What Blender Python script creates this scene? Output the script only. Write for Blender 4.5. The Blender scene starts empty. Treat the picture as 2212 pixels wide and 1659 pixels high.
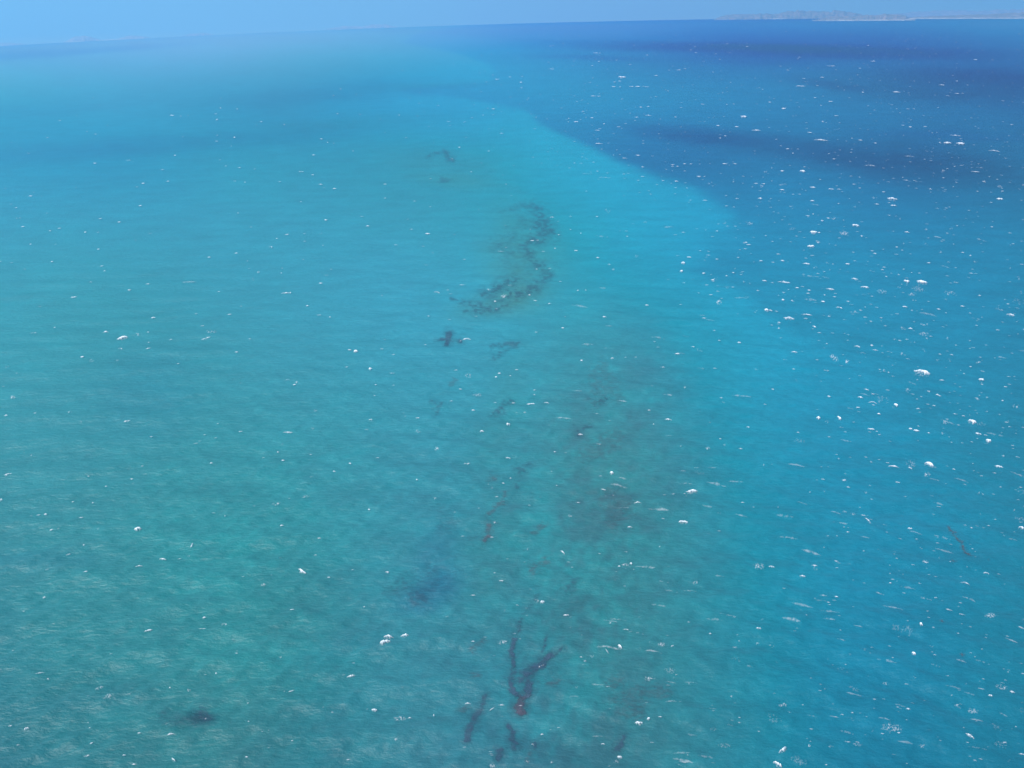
import bpy, math, random
import numpy as np
S = bpy.context.scene
COL = S.collection
R_ = math.radians
# ------------------------------------------------ camera, sky, sun, exposure
H = 250.0            # metres above the water
RAD = 200000.0       # the sea surface falls away as a shallow cap (gives the bowed horizon)
F = 512/math.tan(R_(32.5))
PITCH, ROLL = R_(27.0), R_(-1.68)
fw = np.array([0, math.cos(PITCH), -math.sin(PITCH)]); r0 = np.array([1., 0, 0]); u0 = np.array([0, math.sin(PITCH), math.cos(PITCH)])
rt = math.cos(ROLL)*r0 + math.sin(ROLL)*u0; up = -math.sin(ROLL)*r0 + math.cos(ROLL)*u0
import mathutils
cam = bpy.data.objects.new('camera', bpy.data.cameras.new('camera')); COL.objects.link(cam)
M = mathutils.Matrix(((rt[0], up[0], -fw[0], 0), (rt[1], up[1], -fw[1], 0), (rt[2], up[2], -fw[2], H), (0, 0, 0, 1)))
cam.matrix_world = M
cam.data.sensor_width = 36; cam.data.lens = 18/math.tan(R_(32.5)); cam.data.clip_start = 1; cam.data.clip_end = 60000
S.camera = cam
SUN_EL, SUN_AZ = R_(57), R_(-112)     # azimuth clockwise from +Y: to the left, slightly behind
w = bpy.data.worlds.new('World'); S.world = w; w.use_nodes = True
nt = w.node_tree; nt.nodes.clear(); L = nt.links
def N(t, **k):
    n = nt.nodes.new(t)
    for a, b in k.items(): setattr(n, a, b)
    return n
sky = N('ShaderNodeTexSky', sky_type='NISHITA', sun_disc=False, sun_elevation=SUN_EL, sun_rotation=SUN_AZ, altitude=250, air_density=1.0, dust_density=2.0, ozone_density=1.5)
tc = N('ShaderNodeTexCoord'); sx = N('ShaderNodeSeparateXYZ'); mx = N('ShaderNodeMath', operation='MAXIMUM'); mx.inputs[1].default_value = 0.05
cx = N('ShaderNodeCombineXYZ'); bg = N('ShaderNodeBackground'); wo = N('ShaderNodeOutputWorld')
L.new(tc.outputs['Generated'], sx.inputs[0]); L.new(sx.outputs[0], cx.inputs[0]); L.new(sx.outputs[1], cx.inputs[1]); L.new(sx.outputs[2], mx.inputs[0]); L.new(mx.outputs[0], cx.inputs[2])
L.new(cx.outputs[0], sky.inputs[0]); L.new(sky.outputs[0], bg.inputs[0]); bg.inputs[1].default_value = 0.13; L.new(bg.outputs[0], wo.inputs[0])
sd = bpy.data.lights.new('sun', 'SUN'); sd.energy = 3.6; sd.angle = R_(0.53); sd.color = (1.0, .97, .93)
so = bpy.data.objects.new('sun', sd); COL.objects.link(so)
so.rotation_euler = mathutils.Vector((-math.sin(SUN_AZ)*math.cos(SUN_EL), -math.cos(SUN_AZ)*math.cos(SUN_EL), -math.sin(SUN_EL))).to_track_quat('-Z', 'Y').to_euler()
S.view_settings.view_transform = 'Standard'; S.view_settings.look = 'None'; S.view_settings.exposure = 0.45; S.view_settings.gamma = 1; S.view_settings.use_curve_mapping = False
S.cycles.volume_bounces = 1
HAZE_DENSITY = 1.6e-4
HAZE_COLOR = (.20, .60, .95)
# ------------------------------------------------ colour of the water from place to place
# ---- value noise ----
def _h(ix, iy, s):
    n = (ix.astype(np.int64)*374761393 + iy.astype(np.int64)*668265263 + s*1274126177) & 0x7fffffff
    n = ((n ^ (n >> 13))*1274126177) & 0x7fffffff
    n = (n ^ (n >> 16)) & 0xffff
    return n/65535.0
def vnoise(x, y, s=0):
    ix=np.floor(x); iy=np.floor(y); fx=x-ix; fy=y-iy
    fx=fx*fx*(3-2*fx); fy=fy*fy*(3-2*fy)
    a=_h(ix,iy,s); b=_h(ix+1,iy,s); c=_h(ix,iy+1,s); d=_h(ix+1,iy+1,s)
    return (a*(1-fx)+b*fx)*(1-fy)+(c*(1-fx)+d*fx)*fy
def fbm(x, y, o=4, s=0):
    t=0; a=.5; n=0
    for k in range(o):
        t=t+a*vnoise(x*2**k+17*k, y*2**k-9*k, s+k); n+=a; a*=.5
    return t/n-.5
def yw(y): return 400*np.log(1+(np.maximum(y,16)-15)/60.)
DEEP=[(1100,16),(560,16),(470,24),(420,32),(400,42),(440,50),(470,57),(500,70),(490,80),(398,90),(410,94),(463,98),(523,110),(542,124),(579,143),(616,162),(694,190),(735,214),(728,240),(684,271),(734,288),(778,320),(824,341),(862,362),(900,402),(940,450),(985,500),(1030,560),(1100,600)]
def inpoly(x,y,P):
    # signed distance (positive inside)
    d=np.full(x.shape,1e9); ins=np.zeros(x.shape,bool)
    n=len(P)
    for i in range(n):
        x0,y0=P[i]; x1,y1=P[(i+1)%n]
        ex,ey=x1-x0,y1-y0
        t=np.clip(((x-x0)*ex+(y-y0)*ey)/(ex*ex+ey*ey),0,1)
        d=np.minimum(d,np.hypot(x-x0-t*ex,y-y0-t*ey))
        c=((y0>y)!=(y1>y))
        with np.errstate(all='ignore'):
            xi=(x1-x0)*(y-y0)/(y1-y0+1e-9)+x0
        ins^=c&(x<xi)
    return np.where(ins,d,-d)
def sstep(a,b,v):
    t=np.clip((v-a)/(b-a),0,1); return t*t*(3-2*t)
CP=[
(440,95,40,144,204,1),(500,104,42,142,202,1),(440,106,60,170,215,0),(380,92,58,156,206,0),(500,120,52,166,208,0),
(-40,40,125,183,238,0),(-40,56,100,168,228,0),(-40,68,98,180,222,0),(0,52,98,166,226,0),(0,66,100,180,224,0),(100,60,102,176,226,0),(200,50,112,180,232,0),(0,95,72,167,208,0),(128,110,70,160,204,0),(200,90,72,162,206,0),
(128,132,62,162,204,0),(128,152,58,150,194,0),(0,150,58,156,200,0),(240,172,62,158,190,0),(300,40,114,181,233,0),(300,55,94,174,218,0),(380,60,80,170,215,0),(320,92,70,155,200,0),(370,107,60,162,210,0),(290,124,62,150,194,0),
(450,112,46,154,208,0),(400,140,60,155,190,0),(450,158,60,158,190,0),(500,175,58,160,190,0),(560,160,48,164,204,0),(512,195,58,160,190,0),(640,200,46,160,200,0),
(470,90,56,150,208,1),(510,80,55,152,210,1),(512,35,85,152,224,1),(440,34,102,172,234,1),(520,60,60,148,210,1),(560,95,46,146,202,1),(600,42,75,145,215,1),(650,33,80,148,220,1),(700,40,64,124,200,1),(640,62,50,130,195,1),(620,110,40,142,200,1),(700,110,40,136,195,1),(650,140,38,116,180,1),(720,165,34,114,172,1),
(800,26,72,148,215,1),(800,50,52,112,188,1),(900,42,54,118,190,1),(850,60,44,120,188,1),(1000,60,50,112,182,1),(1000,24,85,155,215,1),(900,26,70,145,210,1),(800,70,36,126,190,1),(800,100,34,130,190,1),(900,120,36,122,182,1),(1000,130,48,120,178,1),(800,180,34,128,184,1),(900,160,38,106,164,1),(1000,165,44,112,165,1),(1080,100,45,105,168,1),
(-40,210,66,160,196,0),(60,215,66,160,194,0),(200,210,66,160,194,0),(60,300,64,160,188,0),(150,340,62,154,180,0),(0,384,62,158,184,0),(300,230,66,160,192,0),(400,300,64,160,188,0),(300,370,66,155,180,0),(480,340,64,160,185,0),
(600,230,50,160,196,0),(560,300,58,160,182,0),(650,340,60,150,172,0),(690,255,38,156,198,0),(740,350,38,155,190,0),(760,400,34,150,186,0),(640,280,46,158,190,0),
(760,210,30,136,190,1),(800,250,30,138,188,1),(900,250,34,134,184,1),(1000,240,46,132,182,1),(860,320,30,140,186,1),(950,350,30,136,182,1),(1060,370,38,128,172,1),(1000,440,32,132,172,1),(900,200,32,122,178,1),(1000,190,50,118,170,1),  # last entry includes the purplish window reflection, put into the water colour
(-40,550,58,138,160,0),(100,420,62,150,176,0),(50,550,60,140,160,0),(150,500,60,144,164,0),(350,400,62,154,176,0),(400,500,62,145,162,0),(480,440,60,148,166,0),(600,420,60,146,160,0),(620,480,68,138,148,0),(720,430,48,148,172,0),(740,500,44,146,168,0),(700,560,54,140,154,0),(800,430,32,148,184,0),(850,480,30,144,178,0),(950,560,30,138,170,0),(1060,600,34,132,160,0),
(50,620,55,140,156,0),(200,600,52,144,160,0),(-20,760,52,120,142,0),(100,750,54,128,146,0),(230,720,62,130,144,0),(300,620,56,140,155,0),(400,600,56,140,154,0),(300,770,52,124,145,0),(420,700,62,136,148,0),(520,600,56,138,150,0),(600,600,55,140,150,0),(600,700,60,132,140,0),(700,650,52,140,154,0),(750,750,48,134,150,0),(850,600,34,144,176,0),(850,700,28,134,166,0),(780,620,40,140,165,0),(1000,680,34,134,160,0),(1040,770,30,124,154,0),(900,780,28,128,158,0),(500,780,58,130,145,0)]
BL=[ # cx,cy,rx,ry,rot(deg),(r,g,b mult),strength
(700,47,150,5,1,(.85,.84,.90),.9),(850,52,140,7,1,(.82,.84,.88),.9),
(940,88,130,17,2,(.88,.87,.88),.85),(990,75,90,8,2,(.9,.86,.9),.6),(830,84,40,5,8,(.9,.86,.9),.6),
(690,135,70,9,6,(.88,.85,.90),.85),(800,150,95,13,7,(.85,.86,.90),.7),(910,164,120,20,6,(.9,.86,.88),.85),(750,60,70,5,2,(.8,.9,.95),.5),
(590,58,60,3,2,(.85,.88,.94),.7),(740,108,60,7,2,(1,1,1.02),.5),(950,135,80,5,2,(.9,.93,.98),.6),
(60,53,120,3.5,-4,(.90,.92,.985),.8),(330,94,120,10,-5,(.98,.93,.95),.75),(350,122,90,6,-4,(1.02,.95,.94),.7),
(150,146,190,9,-4,(.92,.93,.96),.9),(50,110,90,8,-4,(1,.96,.98),.5),(440,58,70,5,3,(1.02,1.0,1.0),.5),
(430,86,70,4,-3,(1.05,.95,.93),.6),
(522,255,38,50,0,(1.7,.94,.86),.75),(502,304,44,16,-12,(1.5,.93,.86),.8),(455,162,70,16,4,(1.5,.97,.93),.45),(460,182,50,8,4,(1.5,.96,.9),.5),
(605,395,60,90,0,(1.3,.95,.95),.3),(650,350,60,30,0,(1.2,.96,.96),.35),(660,480,80,130,-8,(1.2,.95,.95),.4),(590,450,50,60,10,(1.2,.95,.95),.35),(575,240,28,40,-10,(1.15,.97,.94),.5),
(150,395,50,45,0,(.95,.95,.99),.6),(430,590,40,14,-20,(.9,.88,.97),.7),(435,560,22,40,10,(.95,.92,.98),.6),
(205,718,14,8,-6,(.78,.75,.80),1.0),(185,722,26,8,0,(.95,.88,.90),.8),(640,650,60,60,0,(1.2,.95,.94),.5),(660,740,50,30,0,(1.25,.93,.93),.6),
(490,560,30,70,15,(1.12,.95,.92),.5),(380,700,60,28,0,(1,.95,.97),.4),(350,650,60,12,-12,(.95,.93,.97),.4),(100,700,60,12,-6,(1.0,.94,.97),.5),
(500,420,20,60,15,(1.1,.97,.94),.5),(40,560,60,12,-4,(1,.95,1.0),.5),(550,600,60,70,0,(1.15,.96,.95),.4)]
_C=np.array(CP,float)
for _r in _C:
    if _r[5]==1 and _r[1]>58: _r[2]-=14; _r[3]+=8; _r[4]+=1
    elif _r[5]==0 and (_r[0],_r[1]) in ((560,160),(640,200),(690,255),(740,350),(760,400),(600,230)): _r[2]-=4; _r[3]+=6; _r[4]+=5
    elif _r[5]==0 and _r[0]<300 and 280<_r[1]<460: _r[2]+=0; _r[3]-=1; _r[4]-=6
    elif _r[5]==0 and 360<_r[0]<760 and _r[1]>280: _r[2]+=3; _r[3]+=2; _r[4]+=6
    elif _r[5]==0 and _r[0]<=300 and _r[1]>=460: _r[3]+=3; _r[4]-=3; DZ=160.
def _feat(x,y,m): return np.stack([x,yw(y),m*DZ],-1)
_P=_feat(_C[:,0],_C[:,1],_C[:,5]); 
def lin(c): c=np.asarray(c,float)/255; return np.where(c<.04045,c/12.92,((c+.055)/1.055)**2.4)
def srgb(c): c=np.clip(c,0,1); return np.where(c<.0031308,c*12.92,1.055*c**(1/2.4)-.055)*255
_V=lin(_C[:,2:5])
_D=np.sqrt(((_P[:,None]-_P[None])**2).sum(-1)+60**2)
_W=np.linalg.solve(np.block([[_D+np.eye(len(_P))*-18,np.ones((len(_P),1))],[np.ones((1,len(_P))),np.zeros((1,1))]]),np.vstack([_V,np.zeros((1,3))]))
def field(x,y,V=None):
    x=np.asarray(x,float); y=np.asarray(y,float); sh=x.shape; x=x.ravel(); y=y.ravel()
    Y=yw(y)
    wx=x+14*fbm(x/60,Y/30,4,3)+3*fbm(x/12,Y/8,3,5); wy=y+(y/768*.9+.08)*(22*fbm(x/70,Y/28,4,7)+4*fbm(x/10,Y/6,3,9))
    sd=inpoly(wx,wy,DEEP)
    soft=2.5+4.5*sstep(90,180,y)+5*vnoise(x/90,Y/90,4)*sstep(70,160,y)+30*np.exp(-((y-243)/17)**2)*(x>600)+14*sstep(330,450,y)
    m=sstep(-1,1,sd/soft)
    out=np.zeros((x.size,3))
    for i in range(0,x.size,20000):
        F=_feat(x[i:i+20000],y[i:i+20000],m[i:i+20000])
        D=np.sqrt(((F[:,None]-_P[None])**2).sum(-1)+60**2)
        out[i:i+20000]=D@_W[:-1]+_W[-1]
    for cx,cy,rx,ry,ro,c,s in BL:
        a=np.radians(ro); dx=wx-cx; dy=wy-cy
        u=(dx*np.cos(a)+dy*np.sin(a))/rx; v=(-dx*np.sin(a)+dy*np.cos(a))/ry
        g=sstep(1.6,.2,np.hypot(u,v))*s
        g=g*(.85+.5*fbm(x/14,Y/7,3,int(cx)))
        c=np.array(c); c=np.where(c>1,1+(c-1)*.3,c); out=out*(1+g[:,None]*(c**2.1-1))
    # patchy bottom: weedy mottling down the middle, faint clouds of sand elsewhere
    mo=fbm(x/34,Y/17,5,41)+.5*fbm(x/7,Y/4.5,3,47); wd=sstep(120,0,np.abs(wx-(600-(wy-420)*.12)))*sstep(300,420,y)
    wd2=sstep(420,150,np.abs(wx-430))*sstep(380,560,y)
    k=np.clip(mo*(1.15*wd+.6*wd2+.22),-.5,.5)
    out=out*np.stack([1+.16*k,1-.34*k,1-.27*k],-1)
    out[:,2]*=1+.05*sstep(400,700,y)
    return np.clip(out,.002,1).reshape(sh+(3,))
CN = np.log(np.array([320, 370, 430, 520, 650, 850, 1150, 1600, 2300, 3300, 4700, 6500, 9000], float))
CA_ = np.array([[0.0176, 0.032, 0.051], [0.0187, 0.0346, 0.0562], [0.022, 0.0406, 0.0661], [0.0254, 0.0489, 0.0801], [0.0278, 0.056, 0.0945], [0.0306, 0.0662, 0.1141], [0.0347, 0.08, 0.1396], [0.0397, 0.0988, 0.1772], [0.0463, 0.1251, 0.2271], [0.054, 0.1574, 0.2899], [0.0636, 0.1959, 0.3625], [0.0771, 0.2426, 0.4601], [0.1186, 0.318, 0.5664]])
CB_ = np.array([[1.564, 1.643, 1.832], [1.548, 1.629, 1.82], [1.528, 1.615, 1.805], [1.498, 1.587, 1.777], [1.472, 1.564, 1.756], [1.424, 1.524, 1.717], [1.371, 1.482, 1.677], [1.286, 1.404, 1.618], [1.165, 1.309, 1.535], [1.015, 1.182, 1.426], [0.832, 1.022, 1.28], [0.661, 0.888, 1.151], [0.395, 0.647, 0.935]])
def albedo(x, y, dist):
    # body colour of the water that gives the wanted look once its gloss and the air in front of it are taken off; leftover haze stays in the colour
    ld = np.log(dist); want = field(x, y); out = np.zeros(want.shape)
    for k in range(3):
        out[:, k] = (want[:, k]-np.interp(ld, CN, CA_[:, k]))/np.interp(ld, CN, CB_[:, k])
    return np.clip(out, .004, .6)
CAPS = """0 0|805 851 14 b;665 1003 14 s;828 1165 26 s;413 1195 26 s;756 1143 12 b;1487 1003 44 s;1563 1009 12 s;1628 1003 14 s;1865 990 26 s;1910 853 18 s;2050 947 18 s;1906 939 16 s;1875 1040 24 l;1872 1226 30 s;2027 1192 20 s;2000 1268 12 b;1512 1348 20 b;822 1416 32 s;1110 1390 50 s;1405 1472 30 s;1452 1572 30 b;1237 1590 36 s;660 1625 14 s;47 1635 20 s;180 1284 12 s;2070 1454 26 s;2118 1580 14 b;250 1332 22 s;515 1049 34 s;930 1090 12 s
1 0|731 773 18 b;671 831 18 b;868 821 12 s;45 1058 20 s;246 1083 14 b;705 989 20 s;1238 999 14 b;1397 1009 16 s;1665 1056 38 s;1796 1064 14 b;1963 1001 12 s;1298 1195 18 b;1758 1278 22 b;498 1345 36 s;565 1206 30 s;620 1237 10 b;673 1243 10 b;839 1310 12 s;2011 1311 22 s;390 1489 50 s;490 1516 26 b;558 1598 42 b;1116 1597 28 b;680 1634 36 s;1509 1549 18 s;1860 1491 16 s;205 1576 24 s;2125 1158 40 s;1955 369 14 b;2050 946 40 s;2085 690 40 l;1690 1378 30 l;2195 671 24 s;2162 1598 14 s
2 0|720 463 46 s;758 463 10 b;1169 481 26 b;537 532 20 b;752 537 22 s;692 573 20 s;340 599 52 l;902 526 12 b;1018 563 34 s;1436 610 50 s;1494 599 28 b;1358 612 20 s;1738 629 14 b;950 669 70 B;931 706 32 b;885 714 22 s;1245 658 34 s;670 719 30 s;77 717 28 s;82 761 24 s;1030 752 44 b;880 754 40 s;933 757 18 b;1085 753 45 s;1135 751 16 b;1165 756 48 s;705 835 60 s;750 837 26 s;1465 893 16 b;1175 926 28 s;1115 932 26 s;1856 908 14 b;1916 905 18 s;1647 906 32 s;1178 1002 54 b;1073 1018 32 b;2003 1011 54 B;1413 1017 26 s;690 1023 28 b;640 1019 12 b;488 1058 14 b;555 1057 42 b;490 1029 12 s;795 1075 16 s;922 1101 38 b;760 1117 26 s;735 1131 48 s;1780 1091 32 s;1942 1100 40 a;2110 1130 90 a;1843 1180 28 b;1800 1197 26 l;1930 1192 24 l;745 1245 50 s;775 1247 20 s;905 1301 14 b;1085 1347 50 s;975 1372 44 s;1385 1430 34 b;1423 1433 18 l;1130 1447 28 b;1490 1421 26 s;1545 1422 24 s;1840 1420 50 s;1922 1421 48 s;2190 1490 44 l;1615 1529 42 b;1662 1530 18 b;1305 1566 20 b;1422 1570 34 b;1130 1531 36 s;1375 1590 14 s;2105 1590 46 s;2172 1593 30 b;2070 1620 30 l;2150 1615 50 l;1912 1575 16 l;615 969 24 s;355 400 26 s;1545 436 28 s;1590 462 26 s;1880 461 30 s;1860 385 22 s;2030 408 30 s
3 0|170 610 32 b;270 500 40 s;540 575 80 s;587 609 14 b;905 535 50 s;310 684 28 b;465 674 40 s;280 748 90 a;425 745 26 s;135 942 38 B;313 861 18 s;405 850 26 s;540 882 46 s;458 916 14 s;1500 740 60 a;1630 706 22 s;1597 658 20 s;1110 800 80 a;820 802 20 b;1630 813 46 s;1680 813 26 s;1550 832 36 s;2030 876 32 b;1208 947 32 s;865 920 20 s;590 1006 34 s;472 1056 28 l;502 1064 10 b;1163 1087 38 s;1230 1102 34 a;1357 1100 36 s;1393 1138 20 s;1457 1150 10 b;2106 1083 30 b;1620 1176 100 s;1550 1238 70 B;1660 1242 78 B;1482 1237 16 s;455 1213 130 a;795 1216 40 a;925 1242 30 s;1950 1307 108 a;360 1150 44 s;258 1294 24 s;290 1333 30 l;167 1291 34 a;568 1379 26 b;215 1330 20 s;880 1433 100 a;122 1481 34 b;297 1482 50 B;1510 1478 38 l;1790 1489 90 s;1187 1563 44 s;1400 1635 44 l;1865 1574 40 l;2003 1621 52 l;745 1598 34 s;385 1623 54 b;120 1645 46 b;545 1637 50 a;615 1640 50 s;105 1604 22 s;148 1598 18 s;15 889 30 s;1475 346 12 b;1627 372 18 b;865 398 18 s;158 280 18 s;1790 521 38 s;1260 348 16 s;2170 301 22 s;1885 1197 18 s
0 1|265 40 44 s;1213 123 34 b;930 117 24 l;2058 186 14 b;160 233 44 l;515 320 34 s;738 353 20 b;198 305 30 s;434 341 26 s;1030 266 34 s;2040 535 38 s;1805 565 32 b;452 609 26 s;268 459 20 b;480 459 20 s;852 500 26 s;907 691 18 b;1278 803 40 s;1640 783 130 s;1118 850 34 b;1890 866 28 s;640 913 58 b;1328 1096 46 b;1985 1064 46 s;1698 1060 24 s;475 1177 16 b;915 1216 50 a;1055 1259 100 B 14;1192 1236 44 l;1282 1219 24 b;1478 1280 30 b;1780 1268 90 s 12;1825 1212 100 l;1748 1160 36 s;1045 1360 40 l;1283 1360 50 s 12;713 1431 34 b;790 1462 40 l;1018 1458 30 s;2045 1388 34 b;1540 1487 36 s;60 1515 40 l;148 1577 20 s;105 617 24 s;8 604 26 s;2140 604 18 s
1 1|390 89 16 s;605 244 28 b;918 219 32 s;966 301 36 a;265 373 40 b;420 366 20 b;1118 61 20 b;180 407 16 b;130 480 44 l;580 467 10 b;560 794 38 s;260 880 90 s;300 880 12 b;1780 807 52 b;1560 867 50 s;1583 873 12 b;2010 846 34 l;2115 518 70 s;2140 905 70 l;2067 953 30 b;1090 903 12 s;445 987 36 s;640 1087 16 b;808 1370 34 b;862 1376 40 B;1088 1355 28 s;1185 1412 34 s;990 1534 34 B;783 1512 32 s;1180 1570 50 s;1820 1275 76 a;2102 1579 32 b;2075 1608 24 b;1835 1592 70 l;275 1626 38 a;345 1645 30 l;1210 459 30 s;1484 369 48 s;1465 1321 24 s;22 700 30 l;220 707 14 b;227 663 10 s
2 1|2142 60 40 B;1945 62 36 b;345 222 40 b;735 220 26 s;1665 77 50 s;1855 126 28 s;595 361 12 b;997 390 16 b;220 420 26 s;173 424 34 s;553 512 34 b;372 494 16 s;270 517 34 s;740 570 30 s;1075 560 34 l;1530 563 44 b;1478 616 34 B;1465 689 30 B;1655 710 26 b;1733 767 36 b;1856 730 24 b;1910 703 34 a;1908 832 34 s;2055 277 60 l;2022 440 28 b;2045 456 44 b;1625 517 26 s;2152 597 36 b;2180 770 44 b;2125 855 28 s;1788 960 58 l;2198 1025 40 B;570 851 24 b;637 849 14 s;150 899 24 b;200 940 40 b;324 965 28 b;418 780 24 s;438 1184 28 b;800 1085 38 s;460 1085 12 b;210 1216 28 s;1165 983 36 b;1563 1340 36 b;1660 1093 44 s;1748 1199 26 s;1790 1295 26 s;1962 1307 36 b;1425 1409 50 s;601 1463 26 b;865 1440 30 l;40 1538 30 b;1755 1526 44 s;1300 1525 44 l;505 332 16 s
3 1|998 4 30 b;1073 62 96 B;915 55 50 l;937 110 44 b;1085 122 60 b;2000 63 60 B;380 80 44 a;608 105 24 s;343 210 38 b;520 232 34 b;575 235 70 l;760 291 70 B -14;395 352 70 B;440 358 22 s;660 365 90 l -18;810 387 40 l;1200 353 48 a;1078 346 26 s;370 469 68 B;430 432 38 s;92 541 40 s;122 598 42 b;330 622 70 b;408 658 40 l;687 630 44 b;1003 660 34 s;1385 617 38 s;1505 428 44 l;750 750 64 b;135 782 120 s -5;1195 775 56 B;1330 777 100 B;1620 788 50 s;835 828 76 b;537 842 80 b;250 835 34 b;355 859 28 s;1295 840 120 l;1245 887 80 l;1565 880 110 l;1825 901 30 b;985 862 90 l;128 938 30 b;205 942 20 b;475 949 36 s;615 1007 56 b;330 1062 100 b -8;20 1028 44 b;180 1097 100 b -5;95 1127 30 b;525 1085 26 b;1180 1000 50 s;1113 1058 38 s;2095 1065 76 b;2000 1020 70 l;400 1169 36 b -20;1230 1182 40 b;1160 1180 40 l;1345 1238 90 l;770 1335 60 b;895 1333 30 b;225 1390 60 b;920 1365 44 s;1330 1553 150 B -8;1003 1550 34 l;1840 1630 54 B;1820 1485 50 l;1290 1635 30 l;1500 1632 50 b;1750 710 40 s;1680 530 30 s;570 1440 90 l -25;680 1465 50 l
0 2|55 283 36 b;605 250 40 l;1100 328 60 s;110 123 50 l;272 621 16 s;70 787 76 b;767 800 20 b;1140 824 30 b;1828 692 26 b;920 899 24 s;12 1013 34 B;632 1024 28 s;803 1033 22 s;395 1132 30 b;335 1138 40 s;275 1152 30 l;700 1162 50 s;447 1268 40 b;508 1258 16 l;1195 1266 66 B;727 1400 18 b;1655 1398 44 b 50;1408 1515 64 b -5;1205 1578 70 a;590 1473 50 s 20;1550 1512 40 s;1945 1143 14 b;1628 1490 30 l;1865 478 30 s;1310 466 30 s;1230 714 30 s;745 1645 50 s
1 2|332 7 30 b;1035 11 22 s;1190 18 28 s;993 323 36 b;275 418 90 s;1877 220 36 b;1950 412 40 a;1768 45 30 s;1915 102 90 l;1400 403 44 l;185 593 34 l;235 670 40 s;813 693 22 b;1050 644 38 s;677 766 30 b;2180 368 34 B;1560 568 50 l;2178 646 50 b;1825 685 70 l;978 1092 22 b;222 1220 38 b;2065 1205 40 l;512 1478 30 a;405 1620 80 B -28;1135 1633 38 b;547 1337 34 s;1392 833 18 b;2200 819 20 b;2008 879 20 l;430 975 76 l;180 1050 80 l
2 2|195 60 24 s;160 177 80 b;300 172 50 a;15 165 44 s;950 153 90 s;1183 236 30 b;735 259 30 s;1350 315 66 b;592 440 44 b;370 597 22 s;862 770 34 B;1223 352 12 b;1497 34 40 l;2038 377 34 b;1457 551 16 s;1690 560 50 l;1800 480 22 s;1085 1036 70 a;870 960 30 l;1555 912 110 B 4;1490 938 26 s;1502 974 20 l;1320 957 36 s;1480 1190 86 B;1018 1242 46 b;790 920 50 s;133 1430 26 b 70;440 1463 48 b -40;1277 1408 10 b;1028 1560 24 B;975 1570 70 l;925 1580 26 b;1785 1272 40 s;1990 1022 40 s;570 1028 50 s;2172 708 22 l;500 1145 40 l;2130 1592 120 l
3 2|850 48 50 s -20;905 96 34 s;525 117 36 b;797 127 50 b;905 160 80 a;910 185 34 s;1104 185 40 B;778 206 40 b;1295 220 40 b;1378 181 30 s;435 295 40 B;508 328 30 l;615 300 48 B -30;958 265 36 a;1615 263 50 s;1685 284 36 s;1765 322 80 B;1520 330 90 l -25;890 389 66 b;940 410 20 s;1230 393 36 b;1280 409 60 b;1385 436 24 s;1815 438 60 b;1905 487 50 B;2070 328 36 l;2155 640 46 s -15;1090 713 110 a;1395 692 90 B -18;1228 732 44 b -25;1605 740 30 s;1995 713 80 b;475 830 36 s;657 835 40 l;1120 852 44 s;690 897 40 s;845 945 30 l;660 1110 40 l;735 1130 50 l;825 1135 50 s;865 1185 80 b -45;1225 1256 44 b;1465 1375 34 s;2185 1245 50 B;1355 1550 56 l;612 1550 40 s;400 1576 60 s;30 1588 60 b;1885 1636 56 a;1905 1226 30 s;1755 1253 30 s;1370 790 80 l;1835 950 60 l;2050 33 30 s;1385 72 30 l;1210 55 60 l;1845 12 26 s;2145 200 70 l;1800 130 40 s;1460 100 30 s
0 3|385 184 40 l;465 423 30 s;1282 470 80 b 15;1765 360 34 b;1940 430 60 l;1750 458 70 s;350 848 90 s 10;235 1328 52 B;90 1297 34 b;1205 1362 34 b;1075 1560 34 b;1503 1590 42 B -35;790 1447 40 s 30;1470 972 16 b;1867 844 18 b;950 1058 120 l;860 975 90 l;1480 1372 80 a;1775 1238 40 l;2153 1268 16 b;623 685 40 l;1160 1632 40 s;2135 1574 30 s;1630 990 50 l;750 1560 60 l
1 3|630 25 34 b;2120 42 50 b;65 72 50 l;1285 520 76 B;1145 530 90 B 4;1115 580 100 B 16;937 276 20 b;315 302 40 s;820 868 80 b 12;1022 1152 54 B;960 1148 14 s;1537 1206 12 B;2130 572 96 l;1830 1098 56 a;2040 1150 70 s 35;2120 1122 60 s;305 995 60 s 22;1330 1225 44 a;1240 1235 110 l;1875 168 44 s;217 700 50 l;1270 977 26 s;580 1138 20 l;660 1180 24 l;1210 1430 34 l;2045 1643 70 l
2 3|263 227 40 B;215 216 44 l;467 345 56 b;985 463 52 a;935 615 50 B -40;690 695 40 l;598 700 30 a;630 740 30 l;237 788 14 B;1712 500 24 b;2130 468 50 b;1925 615 40 l;1385 612 40 l;1295 600 80 l;1365 820 110 l;820 655 50 s -45;1097 1273 72 B;1178 1245 30 B;1278 1231 34 s;930 1563 48 B;900 1605 50 l;785 1452 40 a;258 1370 30 b;1965 1233 22 s;20 505 30 s;560 972 30 l;135 1617 40 l;343 1620 30 l;1590 62 60 l;1895 1040 30 l;1190 885 100 l;180 1460 40 l
3 3|295 12 60 b;120 1515 90 B 42;85 1630 90 B -25;1322 430 40 B -35;1258 681 44 B -30;1700 65 90 a;1388 370 30 s;1565 297 60 s;1680 332 60 s;2185 455 60 s -20;1740 1395 96 b -25;1918 1045 44 b;1635 1115 44 l;1770 1160 120 l;1205 1160 40 b;725 1194 22 b;570 1216 80 s;920 1075 44 l;2020 965 120 l;2105 1010 40 b;1840 985 60 s;350 1480 40 l;685 1438 60 s;770 1455 90 l;1065 1325 200 l;1330 1470 60 l;2190 1545 60 b;180 1180 30 l;130 1110 80 l;2045 1440 40 l;1925 350 110 l;1055 68 24 s;590 187 40 s;30 600 60 l;1020 925 60 l;625 468 16 b
"""
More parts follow.
